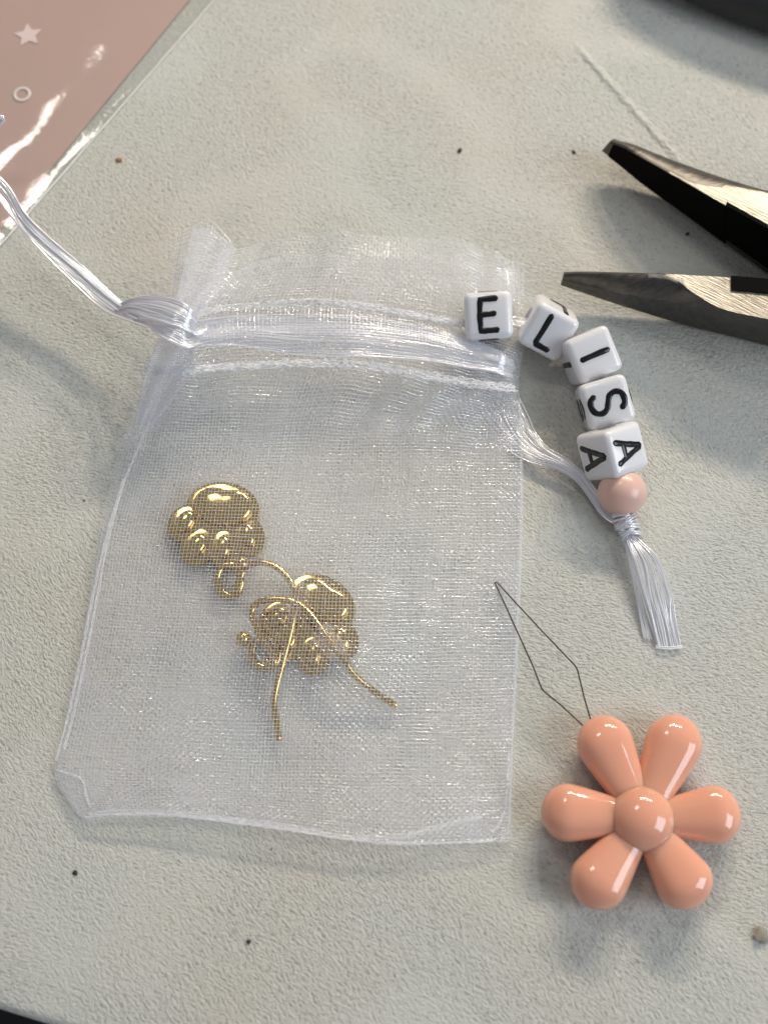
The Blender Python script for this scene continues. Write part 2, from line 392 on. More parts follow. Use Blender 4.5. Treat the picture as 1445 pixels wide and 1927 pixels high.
# ------------------------------------------------------------------ plastic pouch, top left
def build_pouch():
    root = thing('plastic_pouch', 'clear plastic pouch with dusty pink panel, glossy welded edge and printed star', 'pouch', P(120, 120))
    a0, a1 = P(405, 0), P(0, 465)
    e = (a1 - a0); e.z = 0; L = e.length; e.normalize(); n = Vector((e.y, -e.x, 0))
    if n.x > 0: n = -n                                             # n points into the pouch
    SL, SR = -40, L + 35
    WD = 78
    spots = []
    def zf(s, h, p):
        z = 1.3 * (1 - math.exp(-(h / 5.5) ** 2)) + 0.16
        z += 0.42 * min(1, h / 6) * noise.noise(Vector((s * .06, h * .08, 2.0))) + .13 * min(1, h / 1.5) * noise.noise(Vector((s * .16, h * .2, 5.0)))
        for c, (gx, gy), r in spots:
            dx, dy = p.x - c.x, p.y - c.y
            z += (gx * dx + gy * dy) * math.exp(-(dx * dx + dy * dy) / (2 * r * r)) * min(1, h / 1.2)
        return max(z, 0.12)
    def sheet(h0, h1, ns, nh, zfun):
        v = []; f = []
        for i in range(ns):
            for j in range(nh):
                s = SL + (SR - SL) * i / (ns - 1); h = h0 + (h1 - h0) * (j / (nh - 1)) ** 1.4
                p = a0 + e * s + n * h; v.append((p.x, p.y, zfun(s, h, p)))
        for i in range(ns - 1):
            for j in range(nh - 1): f.append((i * nh + j, (i + 1) * nh + j, (i + 1) * nh + j + 1, i * nh + j + 1))
        return np_mesh('sheet', v, f)
    def h_pink(s): return 3.1 - 1.7 * max(0, min(1, s / L)) 
    # pink printed panel
    v = []; f = []
    ns, nh = 90, 40
    for i in range(ns):
        for j in range(nh):
            s = SL + (SR - SL) * i / (ns - 1); h = h_pink(s) + 75 * (j / (nh - 1))
            p = a0 + e * s + n * h; v.append((p.x, p.y, 0.12 + 0.5 * (1 - math.exp(-(h - 1) / 6)) + .1 * noise.noise(Vector((s * .05, h * .05, 7)))))
    for i in range(ns - 1):
        for j in range(nh - 1): f.append((i * nh + j, (i + 1) * nh + j, (i + 1) * nh + j + 1, i * nh + j + 1))
    child('pink_panel', np_mesh('pink_panel', v, f), M['pink'], root)
    child('clear_film', sheet(0.0, WD, 260, 150, zf), M['film'], root)
    pts = [a0 + e * s + Vector((0, 0, 0.18 + .05 * noise.noise(Vector((s * .3, 0, 0))))) for s in np.linspace(SL, SR, 120)]
    child('welded_edge', tube_mesh(pts, 0.13 + .05 * np.array([noise.noise(Vector((s * .8, 3, 1))) for s in range(120)])), M['weld'], root)
    # printed star and ring (flat print)
    c = P(54, 66, 0.66); bm = bmesh.new(); vs = []
    for k in range(10):
        a = R(100) + k * math.pi / 5; r = 2.15 if k % 2 == 0 else 1.05
        vs.append(bm.verts.new((c.x + r * math.cos(a), c.y + r * 1.0 * math.sin(a), 0.66)))
    fc = bm.faces.new(vs); ex = bmesh.ops.extrude_face_region(bm, geom=[fc])
    bmesh.ops.translate(bm, vec=(0, 0, 0.04), verts=[g for g in ex['geom'] if isinstance(g, bmesh.types.BMVert)])
    child('star', bm_mesh('star', bm), M['star'], root)
    c = P(42, 177, 0.68); n_ = 40; v = []
    for rr, z in ((0.82, .66), (0.84, .70), (1.26, .70), (1.28, .66)):
        for k in range(n_): v.append((c.x + rr * math.cos(2 * math.pi * k / n_), c.y + rr * math.sin(2 * math.pi * k / n_), z))
    f = [(a * n_ + k, a * n_ + (k + 1) % n_, (a + 1) * n_ + (k + 1) % n_, (a + 1) * n_ + k) for a in range(3) for k in range(n_)]
    child('ring', np_mesh('ring', v, f), M['ringp'], root)

def tube_mesh(pts, rad, sides=8):
    p = np.array([tuple(q) for q in pts], float)
    v, q = tubes(p[None], rad, sides)
    return np_mesh('tube', v, q)
build_pouch()

# ------------------------------------------------------------------ organza bag
# rows run left to right (u, px, py, z); the threads of the weave follow them
ROWS = [
    (438, [(0, 336, 436, 6), (.05, 366, 420, 9), (.085, 392, 410, 10.5), (.13, 442, 466, 10), (.155, 415, 468, 8), (.18, 436, 470, 6.5), (.21, 462, 467, 5), (.28, 520, 452, 5), (.40, 620, 438, 6), (.52, 715, 440, 5.5), (.68, 833, 452, 5), (.80, 900, 466, 5), (.92, 955, 484, 4), (1, 986, 495, 3.2)]),
    (505, [(0, 326, 510, 7), (.05, 346, 508, 9.5), (.085, 366, 508, 10.5), (.13, 400, 524, 10), (.155, 385, 525, 8), (.18, 405, 527, 6.5), (.21, 432, 524, 5.4), (.28, 500, 510, 5.3), (.40, 610, 500, 6.2), (.52, 710, 503, 5.8), (.68, 832, 520, 5), (.80, 900, 534, 4.6), (.92, 956, 550, 4), (1, 987, 562, 3)]),
    (580, [(0, 316, 584, 8), (.05, 326, 588, 9.5), (.085, 336, 592, 10), (.13, 354, 598, 9.5), (.155, 352, 600, 8.4), (.18, 368, 592, 7), (.21, 396, 582, 6), (.28, 470, 574, 5.6), (.40, 590, 566, 6), (.52, 700, 578, 5.8), (.68, 825, 600, 5), (.80, 895, 614, 4.4), (.92, 950, 632, 4), (1, 984, 645, 2.6)]),
    (636, [(0, 296, 636, 7.5), (.05, 312, 640, 9), (.085, 328, 642, 9.3), (.13, 350, 645, 9.0), (.155, 364, 644, 8.4), (.18, 380, 640, 7.6), (.21, 402, 636, 7), (.28, 470, 630, 6.6), (.40, 585, 624, 6.6), (.52, 698, 632, 6.4), (.68, 828, 655, 5.6), (.80, 898, 668, 5), (.92, 950, 680, 4.2), (1, 978, 690, 2.4)]),
    (690, [(0, 272, 690, 5.5), (.05, 296, 694, 6.6), (.085, 316, 695, 7), (.13, 344, 695, 7.0), (.155, 360, 694, 6.8), (.18, 380, 692, 6.4), (.21, 402, 690, 6), (.28, 466, 687, 5.6), (.40, 575, 682, 5.6), (.52, 694, 688, 5.4), (.68, 834, 714, 4.8), (.80, 902, 724, 4.4), (.92, 950, 730, 3.6), (1, 976, 734, 2.2)]),
    (780, [(0, 247, 782, 2.6), (.10, 308, 784, 3.8), (.25, 425, 782, 4.2), (.50, 628, 782, 4.2), (.75, 815, 790, 3.6), (.93, 945, 797, 2.4), (1, 981, 800, 1.4)]),
    (880, [(0, 219, 880, 1.4), (.10, 290, 882, 2.8), (.25, 412, 884, 3.7), (.50, 610, 884, 3.8), (.75, 805, 884, 2.9), (.93, 940, 886, 1.6), (1, 983, 888, 0.9)]),
    (1000, [(0, 189, 1000, 1.0), (.10, 262, 1001, 2.6), (.25, 390, 1003, 4.3), (.50, 592, 1003, 4.3), (.75, 795, 1003, 2.7), (.93, 938, 1003, 1.3), (1, 982, 1003, 0.7)]),
    (1180, [(0, 160, 1180, 0.8), (.10, 236, 1181, 2.3), (.25, 366, 1183, 4.0), (.50, 572, 1186, 5.3), (.62, 675, 1187, 4.9), (.75, 780, 1188, 2.8), (.93, 932, 1188, 1.3), (1, 975, 1188, 0.7)]),
    (1340, [(0, 128, 1340, 0.7), (.10, 208, 1341, 1.8), (.25, 344, 1345, 2.6), (.50, 552, 1350, 3.0), (.75, 768, 1352, 2.2), (.93, 926, 1352, 1.2), (1, 967, 1352, 0.7)]),
    (1455, [(0, 104, 1452, 0.7), (.10, 190, 1462, 1.5), (.25, 330, 1466, 2.0), (.50, 544, 1474, 2.1), (.75, 762, 1480, 1.9), (.93, 922, 1478, 1.3), (1, 962, 1478, 0.9)]),
    (1560, [(0, 138, 1524, 0.8), (.035, 158, 1538, 1.2), (.10, 210, 1534, 1.6), (.25, 330, 1536, 1.9), (.50, 540, 1562, 2.1), (.62, 650, 1580, 2.0), (.75, 760, 1589, 1.8), (.93, 905, 1585, 1.3), (1, 958, 1581, 1.0)]),
]
def bag_rows():
    vv = []; rows = []
    us = np.linspace(0, 1, 401)
    for v, pts in ROWS:
        a = np.array([[u, *P(px, py, z)] for u, px, py, z in pts])
        q = np.stack([np.interp(us, a[:, 0], a[:, k]) for k in (1, 2, 3)], -1)
        qs = cr(a[:, 0], a[:, 1:], us)
        rows.append(0.25 * q + 0.75 * qs); vv.append(v)
    return np.array(vv, float), np.array(rows)
VV, GRID = bag_rows()
V0, V1 = VV[0], VV[-1]
def bag_surface(us, vs, wr=1.0, seed=0):
    """[len(vs), len(us), 3] on the front sheet"""
    g = cr(VV, GRID, vs)                                            # vs x 401 x 3
    ui = us * 400; i = np.clip(ui.astype(int), 0, 399); f = (ui - i)[None, :, None]
    p = g[:, i] * (1 - f) + g[:, i + 1] * f
    q = p * 0.085
    q[..., 2] = 0
    env = np.clip(p[..., 2] - 0.6, 0, 2.0)
    p[..., 2] += wr * env * 0.38 * vnoise(q, seed)
    # long ripples running down from the gathers and across the mouth
    ripple = np.exp(-((vs - 735) / 80.0) ** 2)[:, None]
    p[..., 2] += wr * ripple * 0.42 * np.sin(us * 46 + 2.2 * np.sin(us * 9))[None]
    top = np.clip((575 - vs) / 120, 0, 1)[:, None]
    p[..., 2] += wr * top * 0.5 * np.sin(us * 30 + np.cos(us * 13) * 2)[None]
    q2 = p * 0.16; q2[..., 2] = 5
    p[..., 0] += 0.22 * vnoise(q2, seed + 1); p[..., 1] += 0.22 * vnoise(q2, seed + 2)
    return p

def weave(name, root, back=False):
    NU, NV = 128, 178
    us = np.linspace(0.0, 1, NU); vs = np.linspace(V0, V1, NV)
    j = 0.09 / NU
    us2 = np.clip(us + rng.uniform(-j, j, NU), 0, 1); vs2 = np.clip(vs + rng.uniform(-.09, .09, NV) * (V1 - V0) / NV, V0, V1)
    us3 = np.interp(np.arange(2 * NU - 1) / 2, np.arange(NU), us2)      # the weft also bends between crossings
    p = bag_surface(us3, vs2, seed=3 if back else 0)
    if back:
        z = p[..., 2]; p[..., 2] = 0.25 + 0.16 * z
        top = np.clip((700 - vs2) / 150, 0, 1)[:, None]
        p[..., 2] = p[..., 2] * (1 - top) + (0.48 * z) * top
        # the rear sheet sits a little askew of the front one
        c = p[..., :2].mean(axis=(0, 1)); r = R(0.55)
        d = p[..., :2] - c; p[..., 0] = c[0] + d[..., 0] * math.cos(r) - d[..., 1] * math.sin(r) ; p[..., 1] = c[1] + d[..., 0] * math.sin(r) + d[..., 1] * math.cos(r) + 0.2
    M2 = 2 * NU - 1
    wave = np.cos(np.pi * (np.arange(NV)[:, None] + np.arange(M2)[None, :] / 2))
    amp = 0.05
    ls = p[:, ::2] * 0.11; ls[..., 2] = 8
    mod = np.repeat(0.85 + 1.7 * vnoise(ls, 5), 2, axis=1)[:, :M2]
    al = np.stack([np.broadcast_to(np.arange(NU) * .11, (NV, NU)), np.broadcast_to(np.arange(NV)[:, None] * 3.7, (NV, NU)), np.full((NV, NU), 2.0)], -1)
    along = np.repeat(vnoise(al, 6), 2, axis=1)[:, :M2]
    weft = p.copy(); weft[..., 2] += wave * amp * mod + rng.normal(0, .007, wave.shape) + .05 * along
    warp = p[:, ::2].copy(); warp[..., 2] -= wave[:, ::2] * amp * .7
    warp = warp.transpose(1, 0, 2)
    for a in (weft, warp): a[..., 2] = np.maximum(a[..., 2], 0.09)
    fuller = 1 + .30 * np.clip((600 - vs2) / 40, 0, 1)[:, None]      # the ruffle is starched and reads denser
    r1 = fuller * 0.035 * (1 + .10 * rng.normal(0, 1, (NV, 1)).clip(-1.5, 1.6) + .25 * along)
    v1, q1 = arches(weft, r1)
    r2 = 0.027 * fuller.T * np.ones((NU, NV))
    v2, q2 = arches(warp, r2)
    me = np_mesh(name, np.vstack([v1, v2]), np.vstack([q1, q2 + len(v1)]))
    me.materials.append(M['thread']); me.materials.append(M['shimmer'])
    gl = (along[:, :-1] + rng.normal(0, .12, along[:, :-1].shape) > .06).astype(np.int32)
    shiny = np.concatenate([np.repeat(gl.ravel(), 2), np.repeat((rng.random(NU) < .12).astype(np.int32), (NV - 1) * 2)])
    me.polygons.foreach_set('material_index', shiny)
    o = child(name, me, None, root); o['kind'] = 'stuff'
    return o

def yarns(name, paths, rad, m, root, sides=0):
    v, q = tubes(paths, rad, sides) if sides else arches(paths, rad * 1.15, 0.7)
    return child(name, np_mesh(name, v, q), m, root)

def seam_line(name, root, uv, width, nst, rad, lift=0.12, seed=0, m='seam', fuzz=0.1):
    u = np.array([a for a, b in uv]); v = np.array([b for a, b in uv])
    n = 150
    t = np.linspace(0, 1, n); tt = np.linspace(0, 1, len(u))
    uu = np.interp(t, tt, u); vv = np.interp(t, tt, v)
    g = cr(VV, GRID, vv)
    i = np.clip((uu * 400).astype(int), 0, 399); f = uu * 400 - i
    p = g[np.arange(n), i] * (1 - f)[:, None] + g[np.arange(n), i + 1] * f[:, None]
    p[:, 2] = np.maximum(p[:, 2], .3)
    p[:, 2] += lift
    pt = np.array([ribbon([tuple(x) for x in p[::5]], width, nst, rad, z_jit=fuzz, seed=seed, n=n)])[0]
    pt += np.random.default_rng(seed).normal(0, fuzz * .4, pt.shape)
    return yarns(name, pt, rad, M[m], root)

def build_bag():
    root = thing('organza_bag', 'sheer white organza gift bag tied shut with a satin drawstring', 'gift bag', P(560, 1100))
    weave('back_panel', root, True)
    weave('front_panel', root, False)
    seam_line('casing_seam', root, [(.0, 582), (.2, 582), (.6, 582), (.8, 580), (.93, 578)], 0.85, 14, 0.055, seed=1, fuzz=.3)
    seam_line('casing_seam', root, [(0, 692), (.3, 692), (.7, 690), (1, 690)], 1.0, 16, 0.055, seed=2, fuzz=.3)
    seam_line('side_seam', root, [(.08, 735), (.045, 850), (.032, 900), (.018, 1150), (.014, 1440)], 0.2, 3, 0.04, seed=3)
    seam_line('side_seam', root, [(.03, 900), (.006, 1150), (.002, 1448)], 0.14, 2, 0.055, seed=4)
    seam_line('side_seam', root, [(.995, 720), (.996, 1000), (.996, 1480), (.996, 1555)], 0.12, 2, 0.035, seed=12)
    seam_line('side_seam', root, [(.985, 1400), (.983, 1500), (.965, 1535), (.95, 1545)], 0.16, 3, 0.055, seed=5)
    seam_line('bottom_seam', root, [(.005, 1452), (.055, 1462), (.062, 1475), (.058, 1540)], 0.16, 3, 0.05, seed=6)
    seam_line('bottom_seam', root, [(.05, 1553), (.25, 1551), (.5, 1552), (.62, 1556), (.75, 1545), (.86, 1522), (.93, 1512)], 0.42, 4, 0.035, seed=7)
    seam_line('bottom_seam', root, [(.04, 1559), (.3, 1559), (.6, 1559), (.99, 1559)], 0.16, 3, 0.045, seed=8)

    # the gathered fold that stands up beside the knot
    rows = [((363, 430), (444, 470), 10.5), ((345, 510), (424, 522), 10.3), ((326, 590), (374, 602), 10), ((300, 640), (370, 645), 9), ((279, 692), (356, 696), 7.1), ((266, 742), (330, 746), 4.6), ((258, 800), (288, 800), 2.4)]
    NR, NC = 90, 44
    g = np.array([[P(a[0] + (b[0] - a[0]) * t, a[1] + (b[1] - a[1]) * t - 14 * math.sin(t * 3.1) * (i == 0), z + .7 * math.sin(t * 9 + i) * math.sin(t * 3.14)) for t in np.linspace(0, 1, NC)] for i, (a, b, z) in enumerate(rows)])
    g = cr(np.arange(len(rows)), g, np.linspace(0, len(rows) - 1, NR))
    g += rng.normal(0, .035, g.shape)
    v1, q1 = arches(g, .042); v2, q2 = arches(g.transpose(1, 0, 2).copy(), .036)
    o = child('gathered_fold', np_mesh('gathered_fold', np.vstack([v1, v2]), np.vstack([q1, q2 + len(v1)])), M['thread'], root); o['kind'] = 'stuff'

    # drawstring inside the casing
    z = 6.3
    ins = [P(372, 628, 6.9), P(450, 622, 6.2), P(560, 628, 6.0), P(680, 632, 5.7), P(790, 645, 5.0), P(880, 665, 4.6), P(940, 682, 4.2), P(966, 696, 2.6)]
    pth = ribbon(ins, [3.4, 4.2, 5.4, 5.8, 5.4, 4.8, 4.2, 2.4], 44, 0.075, z_jit=0.2, seed=21, fold=0.07, n=90)
    d = yarns('drawstring', pth, 0.075, M['satin'], root)
    # the loop that binds the neck of the bag
    pl = ribbon([P(218, 582, 7.5), P(250, 573, 9.6), P(300, 580, 11.6), P(345, 596, 12.2), P(370, 614, 10.5), P(372, 626, 7.6)], [1.0, 2.0, 3.3, 3.3, 2.4, 2.0], 32, 0.085, z_jit=.15, seed=22, fold=0.05, n=60)
    k1 = yarns('knot', pl, 0.085, M['satin'], root)
    pl = ribbon([P(371, 640, 9.2), P(350, 640, 11.2), P(325, 627, 11.8), P(296, 612, 10.5), P(280, 600, 9.0), P(255, 596, 7.8)], [1.4, 1.9, 2.1, 1.6, 1.2, 1.0], 20, 0.085, z_jit=.15, seed=23, fold=.05, n=50)
    yarns('knot', pl, 0.085, M['satin'], root)
    # two ends of the drawstring leaving over the pouch
    e1 = ribbon([P(262, 596, 8.2), P(222, 574, 8.0), P(150, 512, 8.0), P(85, 455, 8.5), P(42, 410, 9.0), P(14, 362, 10.0), P(-25, 320, 10.5), P(-60, 270, 9.5), P(-30, 222, 8.5), P(6, 226, 8), P(-20, 250, 7)], [1.0, 1.3, 1.7, 1.8, 1.9, 2.2, 2.4, 2.4, 1.5, .9, .8], 18, 0.085, z_jit=.12, twist=2.2, seed=24, fold=.1, n=110)
    yarns('drawstring', e1, 0.085, M['satin'], root)
    e2 = ribbon([P(283, 612, 7.2), P(248, 598, 6.0), P(205, 580, 5.6), P(150, 535, 5.6), P(95, 482, 6.2), P(50, 432, 7.0), P(20, 395, 7.5), P(-20, 345, 8), P(-60, 300, 7)], [.9, 1.4, 1.5, 1.1, 1.2, 1.5, 1.7, 1.8, 1.8], 16, 0.085, z_jit=.12, twist=-1.6, seed=25, fold=.1, n=90)
    yarns('drawstring', e2, 0.085, M['satin'], root)
    # right-hand strand that carries the beads, and the one that returns below the bag
    s1 = ribbon([P(900, 650, 4.6), P(890, 615, 4.0), P(925, 600, 4.0), P(973, 606, 3.8), P(1030, 618, 4.2), P(1110, 668, 4.0), P(1140, 760, 4.0), P(1152, 850, 3.8), P(1170, 925, 3.4), P(1180, 975, 2.6)], [1.6, 1.2, 1.1, 1.5, 1.2, 1.1, 1.1, 1.1, 1.1, 1.4], 10, 0.08, seed=26, n=110)
    ds = yarns('drawstring', s1, 0.08, M['satin'], root)
    s2 = ribbon([P(945, 770, .7), P(975, 822, 1.0), P(1010, 852, 1.5), P(1055, 872, 1.7), P(1090, 897, 1.6), P(1116, 930, 1.6), P(1140, 962, 1.7), P(1172, 982, 2.2)], [5.0, 4.8, 3.6, 2.1, 1.5, 1.25, 1.3, 1.6], 22, 0.07, z_jit=.3, tilt=-0.35, seed=27, n=80, fold=.03)
    yarns('drawstring', s2, 0.07, M['satin'], root)
    # overhand knot below the beads
    coils = []
    c = P(1177, 985, 1.9); ax = (P(1186, 1010, 1.5) - P(1168, 968, 2.0)).normalized()
    sx = ax.cross(Vector((0, 0, 1))).normalized(); sz = sx.cross(ax)
    rs = np.random.default_rng(5)
    for k in range(16):
        o = (k / 15 - .5) * 3.0; rr = 1.42 - .22 * abs(o) + rs.uniform(-.1, .12); sk = rs.uniform(-.5, .5)
        t = np.linspace(0, 2 * np.pi, 40)
        q = np.array([tuple(c + ax * (o + sk * math.cos(a)) + sx * (rr * math.cos(a)) + sz * (rr * .85 * math.sin(a))) for a in t])
        q[:, 2] = np.maximum(q[:, 2], .15); coils.append(q)
    kn = yarns('knot', np.array(coils), 0.15, M['satin'], root, 8)
    # frayed tails
    tails = []; rs = np.random.default_rng(9)
    for k in range(40):
        f = k / 39
        ex = 1236 + 45 * f + rs.uniform(-1, 1); ey = 1219 + rs.uniform(-2.0, 1.0)
        mid = (1192 + 46 * f ** .8, 1060 - 10 * f); mid2 = (1212 + 48 * f, 1125 - 6 * f)
        zz = rs.uniform(.0, .55)
        wob = rs.uniform(-5, 5, 4)
        pts = [P(1174 + 12 * f, 1002, 1.6), P(mid[0] + wob[0], mid[1], 1.8 + zz), P(mid2[0] + wob[1], mid2[1], 1.3 + zz), P((mid2[0] + ex) / 2 + wob[2] * .6, (mid2[1] + ey) / 2, .7 + zz * .7), P(ex, ey, .25 + zz * .4)]
        tails.append(spline(pts, 36))
    for k in range(9):
        f = k / 8; wob = rs.uniform(-3, 3, 4)
        pts = [P(1170 + 6 * f, 1002, 1.5), P(1184 + 10 * f + wob[0], 1060, 1.2), P(1198 + 9 * f + wob[1], 1130, .8), P(1211 + 13 * f + wob[2], 1203 + wob[3], .3)]
        tails.append(spline(pts, 36))
    tails = np.array(tails)
    tl = yarns('tassel', tails, 0.06, M['satin'], root)
    # weft threads that still cross the cut end of the tail
    band = [spline([P(1233, 1219 - 3.2 * k, .5), P(1258, 1221 - 3.2 * k, .62), P(1284, 1218 - 3.2 * k, .5)], 14) for k in range(2)]
    tb = yarns('tassel_end', np.array(band), 0.07, M['seam'], root)
    return root
build_bag()

# ------------------------------------------------------------------ paw earrings inside the bag
def pillow(outline, z0, wall, dome, rings=9, power=2.0, tilt=(0, 0), c=None):
    """a domed plate: outline list of (x, y) mm; bottom at z0, wall height, dome height"""
    o = np.array(outline, float); c = o.mean(0) if c is None else np.array(c, float)
    n = len(o); v = []; f = []
    prof = [(0.93, 0.0), (0.985, wall * .12), (1.0, wall * .4), (1.0, wall * .75), (0.985, wall)]
    for k in range(1, rings):
        s = 1 - (k / rings); s = s ** 0.75
        prof.append((0.985 * s, wall + dome * (1 - s ** power) ** (1 / power)))
    for s, z in prof:
        for q in o:
            d = c + (q - c) * s; v.append((d[0], d[1], z0 + z + tilt[0] * (d[0] - c[0]) + tilt[1] * (d[1] - c[1])))
    for i in range(len(prof) - 1):
        for j in range(n): f.append((i * n + j, i * n + (j + 1) % n, (i + 1) * n + (j + 1) % n, (i + 1) * n + j))
    v.append((c[0], c[1], z0 + wall + dome)); top = len(v) - 1
    v.append((c[0], c[1], z0)); bot = len(v) - 1
    li = (len(prof) - 1) * n
    bm = bmesh.new(); bv = [bm.verts.new(x) for x in v]
    for q in f: bm.faces.new([bv[i] for i in q])
    for j in range(n):
        bm.faces.new((bv[li + j], bv[li + (j + 1) % n], bv[top])); bm.faces.new((bv[(j + 1) % n], bv[j], bv[bot]))
    return bm

def ell(c, a, b, rot, n=36, dip=0.0):
    out = []
    for k in range(n):
        t = 2 * math.pi * k / n
        r = 1 - dip * math.exp(-((math.atan2(math.sin(t - math.pi / 2), math.cos(t - math.pi / 2))) / .45) ** 2)
        x, y = a * r * math.cos(t), b * r * math.sin(t)
        out.append((c.x + x * math.cos(rot) - y * math.sin(rot), c.y + x * math.sin(rot) + y * math.cos(rot)))
    return out

K = 1 / 15.2                                                        # mm per photo pixel on the bag
def join(bms):
    me = bpy.data.meshes.new('t'); big = bmesh.new()
    for b in bms:
        bmesh.ops.recalc_face_normals(b, faces=b.faces)
        b.to_mesh(me); b.free(); big.from_mesh(me)
    bpy.data.meshes.remove(me)
    return big

def paw(label, main, toes, z0, ball, bail, wire, stopper, wire_z):
    root = thing('paw_earring', label, 'earring', P(main[0], main[1]), 'gold paw earrings inside the sheer bag')
    mc = P(main[0], main[1], z0 + 1)
    base = [pillow(ell(mc, main[2] * K, main[3] * K, R(main[4]), 48), z0, 0.9, 0.16)]
    for (x, y, a, b, r) in toes:
        base.append(pillow(ell(P(x, y, z0 + 1), (a + 9) * K, (b + 10) * K, R(r)), z0 + random.uniform(-.03, .03), 0.9, 0.14))
    mid = P((main[0] + sum(t[0] for t in toes) / 4) / 2, (main[1] + sum(t[1] for t in toes) / 4) / 2, z0)
    base.append(pillow(ell(mid, 56 * K, 44 * K, R(-20)), z0 + .02, 0.82, 0.14))
    child('charm_plate', bm_mesh('charm_plate', join(base)), M['gold'], root)
    pc = P(main[0] + 2, main[1] - 3, z0 + 1)
    child('main_pad', bm_mesh('main_pad', pillow(ell(pc, (main[2] - 13) * K, (main[3] - 12) * K, R(main[4]), 64, .24), z0 + 0.95, 0.5, 0.75, 12, 2.4)), M['gold'], root)
    for (x, y, a, b, r) in toes:
        child('toe_pad', bm_mesh('toe_pad', pillow(ell(P(x, y, z0 + 1), (a - 7) * K, (b - 5) * K, R(r), 28), z0 + 0.95, 0.4, 0.7, 9, 2.3)), M['gold'], root)
    # bail: the flattened ring below the toes
    t = np.linspace(0, 2 * np.pi, 40); bx, by, ra, rb, rr = bail
    c = P(bx, by, z0 + .8)
    ringp = np.stack([c.x + ra * K * np.cos(t) * math.cos(R(rr)) - rb * K * np.sin(t) * math.sin(R(rr)), c.y + ra * K * np.cos(t) * math.sin(R(rr)) + rb * K * np.sin(t) * math.cos(R(rr)), z0 + .8 + .3 * np.sin(t)], -1)
    child('bail', tube_mesh(ringp, 0.5, 10), M['gold'], root)
    wp = spline([P(x, y, z) for x, y, z in wire], 90)
    child('ear_wire', tube_bmesh_closed(wp, 0.40), M['gold'], root)
    bm = bmesh.new(); bmesh.ops.create_uvsphere(bm, u_segments=20, v_segments=12, radius=14 * K)
    bmesh.ops.translate(bm, vec=P(*ball), verts=bm.verts)
    child('wire_ball', bm_mesh('wire_ball', bm), M['gold'], root)
    return root

def tube_bmesh_closed(p, r, sides=10):
    p = np.asarray(p, float); t0 = p[0] - p[1]; t0 /= np.linalg.norm(t0); t1 = p[-1] - p[-2]; t1 /= np.linalg.norm(t1)
    pp = np.vstack([p[0] + t0 * r * .35, p[0] + t0 * r * .25, p, p[-1] + t1 * r * .25, p[-1] + t1 * r * .35])
    rr = np.r_[r * .02, r * .75, np.full(len(p), r), r * .75, r * .02]
    v, q = tubes(pp[None], rr, sides)
    return np_mesh('tube', v, q)

paw('gold paw earring at upper left in the bag, charm pointing up away from its hook',
    (419, 956, 70, 54, -8), [(350, 983, 24, 29, -30), (373, 1027, 24, 29, -22), (422, 1031, 20, 29, 0), (468, 1008, 21, 30, 12)], 0.55,
    (455, 1061, 2.6), (432, 1092, 22, 29, 10),
    [(438, 1116, 1.6), (452, 1090, 2.2), (463, 1068, 2.6), (492, 1058, 2.9), (522, 1068, 3.1), (545, 1092, 3.3), (556, 1125, 3.4), (549, 1180, 3.3), (534, 1240, 2.6), (519, 1300, 1.7), (516, 1320, 1.5), (521, 1360, 1.2), (525, 1392, 1.0)], None, 3)
paw('gold paw earring at lower right in the bag, lying under two crossing hooks',
    (606, 1133, 66, 50, -34), [(523, 1163, 23, 28, -40), (545, 1207, 21, 27, -25), (591, 1232, 21, 27, -5), (643, 1203, 22, 29, 12)], 0.5,
    (458, 1202, 2.3), (499, 1230, 24, 26, 20),
    [(500, 1240, 2.9), (508, 1252, 3.2), (517, 1246, 3.4), (512, 1232, 3.5), (497, 1205, 3.5), (480, 1175, 3.6), (474, 1150, 3.7), (486, 1134, 3.9), (516, 1127, 4.1), (550, 1132, 4.2), (580, 1152, 3.9), (612, 1195, 4.0), (648, 1242, 3.9), (664, 1267, 3.3), (700, 1298, 2.1), (745, 1328, 1.2)], None, 3)
def stopper_mesh(a, b, z):
    A, B = P(*a, z), P(*b, z - .3); ax = (B - A); L = ax.length; ax.normalize()
    sx = ax.cross(Vector((0, 0, 1))).normalized(); sz = sx.cross(ax)
    prof = [(0.0, .33), (0.0, 1.45), (.06, 1.66), (.22, 1.7), (.30, 1.4), (.36, 1.25), (.5, 1.42), (.7, 1.45), (.86, 1.2), (.96, .75), (1.0, .33)]
    n = 24; v = []; f = []
    for s, r in prof:
        for k in range(n):
            t = 2 * math.pi * k / n; v.append(tuple(A + ax * (s * L) + sx * (r * math.cos(t)) + sz * (r * math.sin(t)) - A))
    m = len(prof)
    for i in range(m - 1):
        for k in range(n): f.append((i * n + k, i * n + (k + 1) % n, (i + 1) * n + (k + 1) % n, (i + 1) * n + k))
    return np_mesh('earring_stopper', v, f), A
for a, b, z, lab in (((557, 1098), (548, 1172), 3.4, 'clear soft earring stopper on the upright hook, above the crossing'),
                     ((598, 1187), (645, 1238), 3.7, 'clear soft earring stopper on the slanting hook, over the lower paw')):
    me, A = stopper_mesh(a, b, z)
    o = link('earring_stopper', me, M['silicone']); o.location = A * S
    tag(o, lab, 'earring stopper', 'clear earring stoppers in the bag')

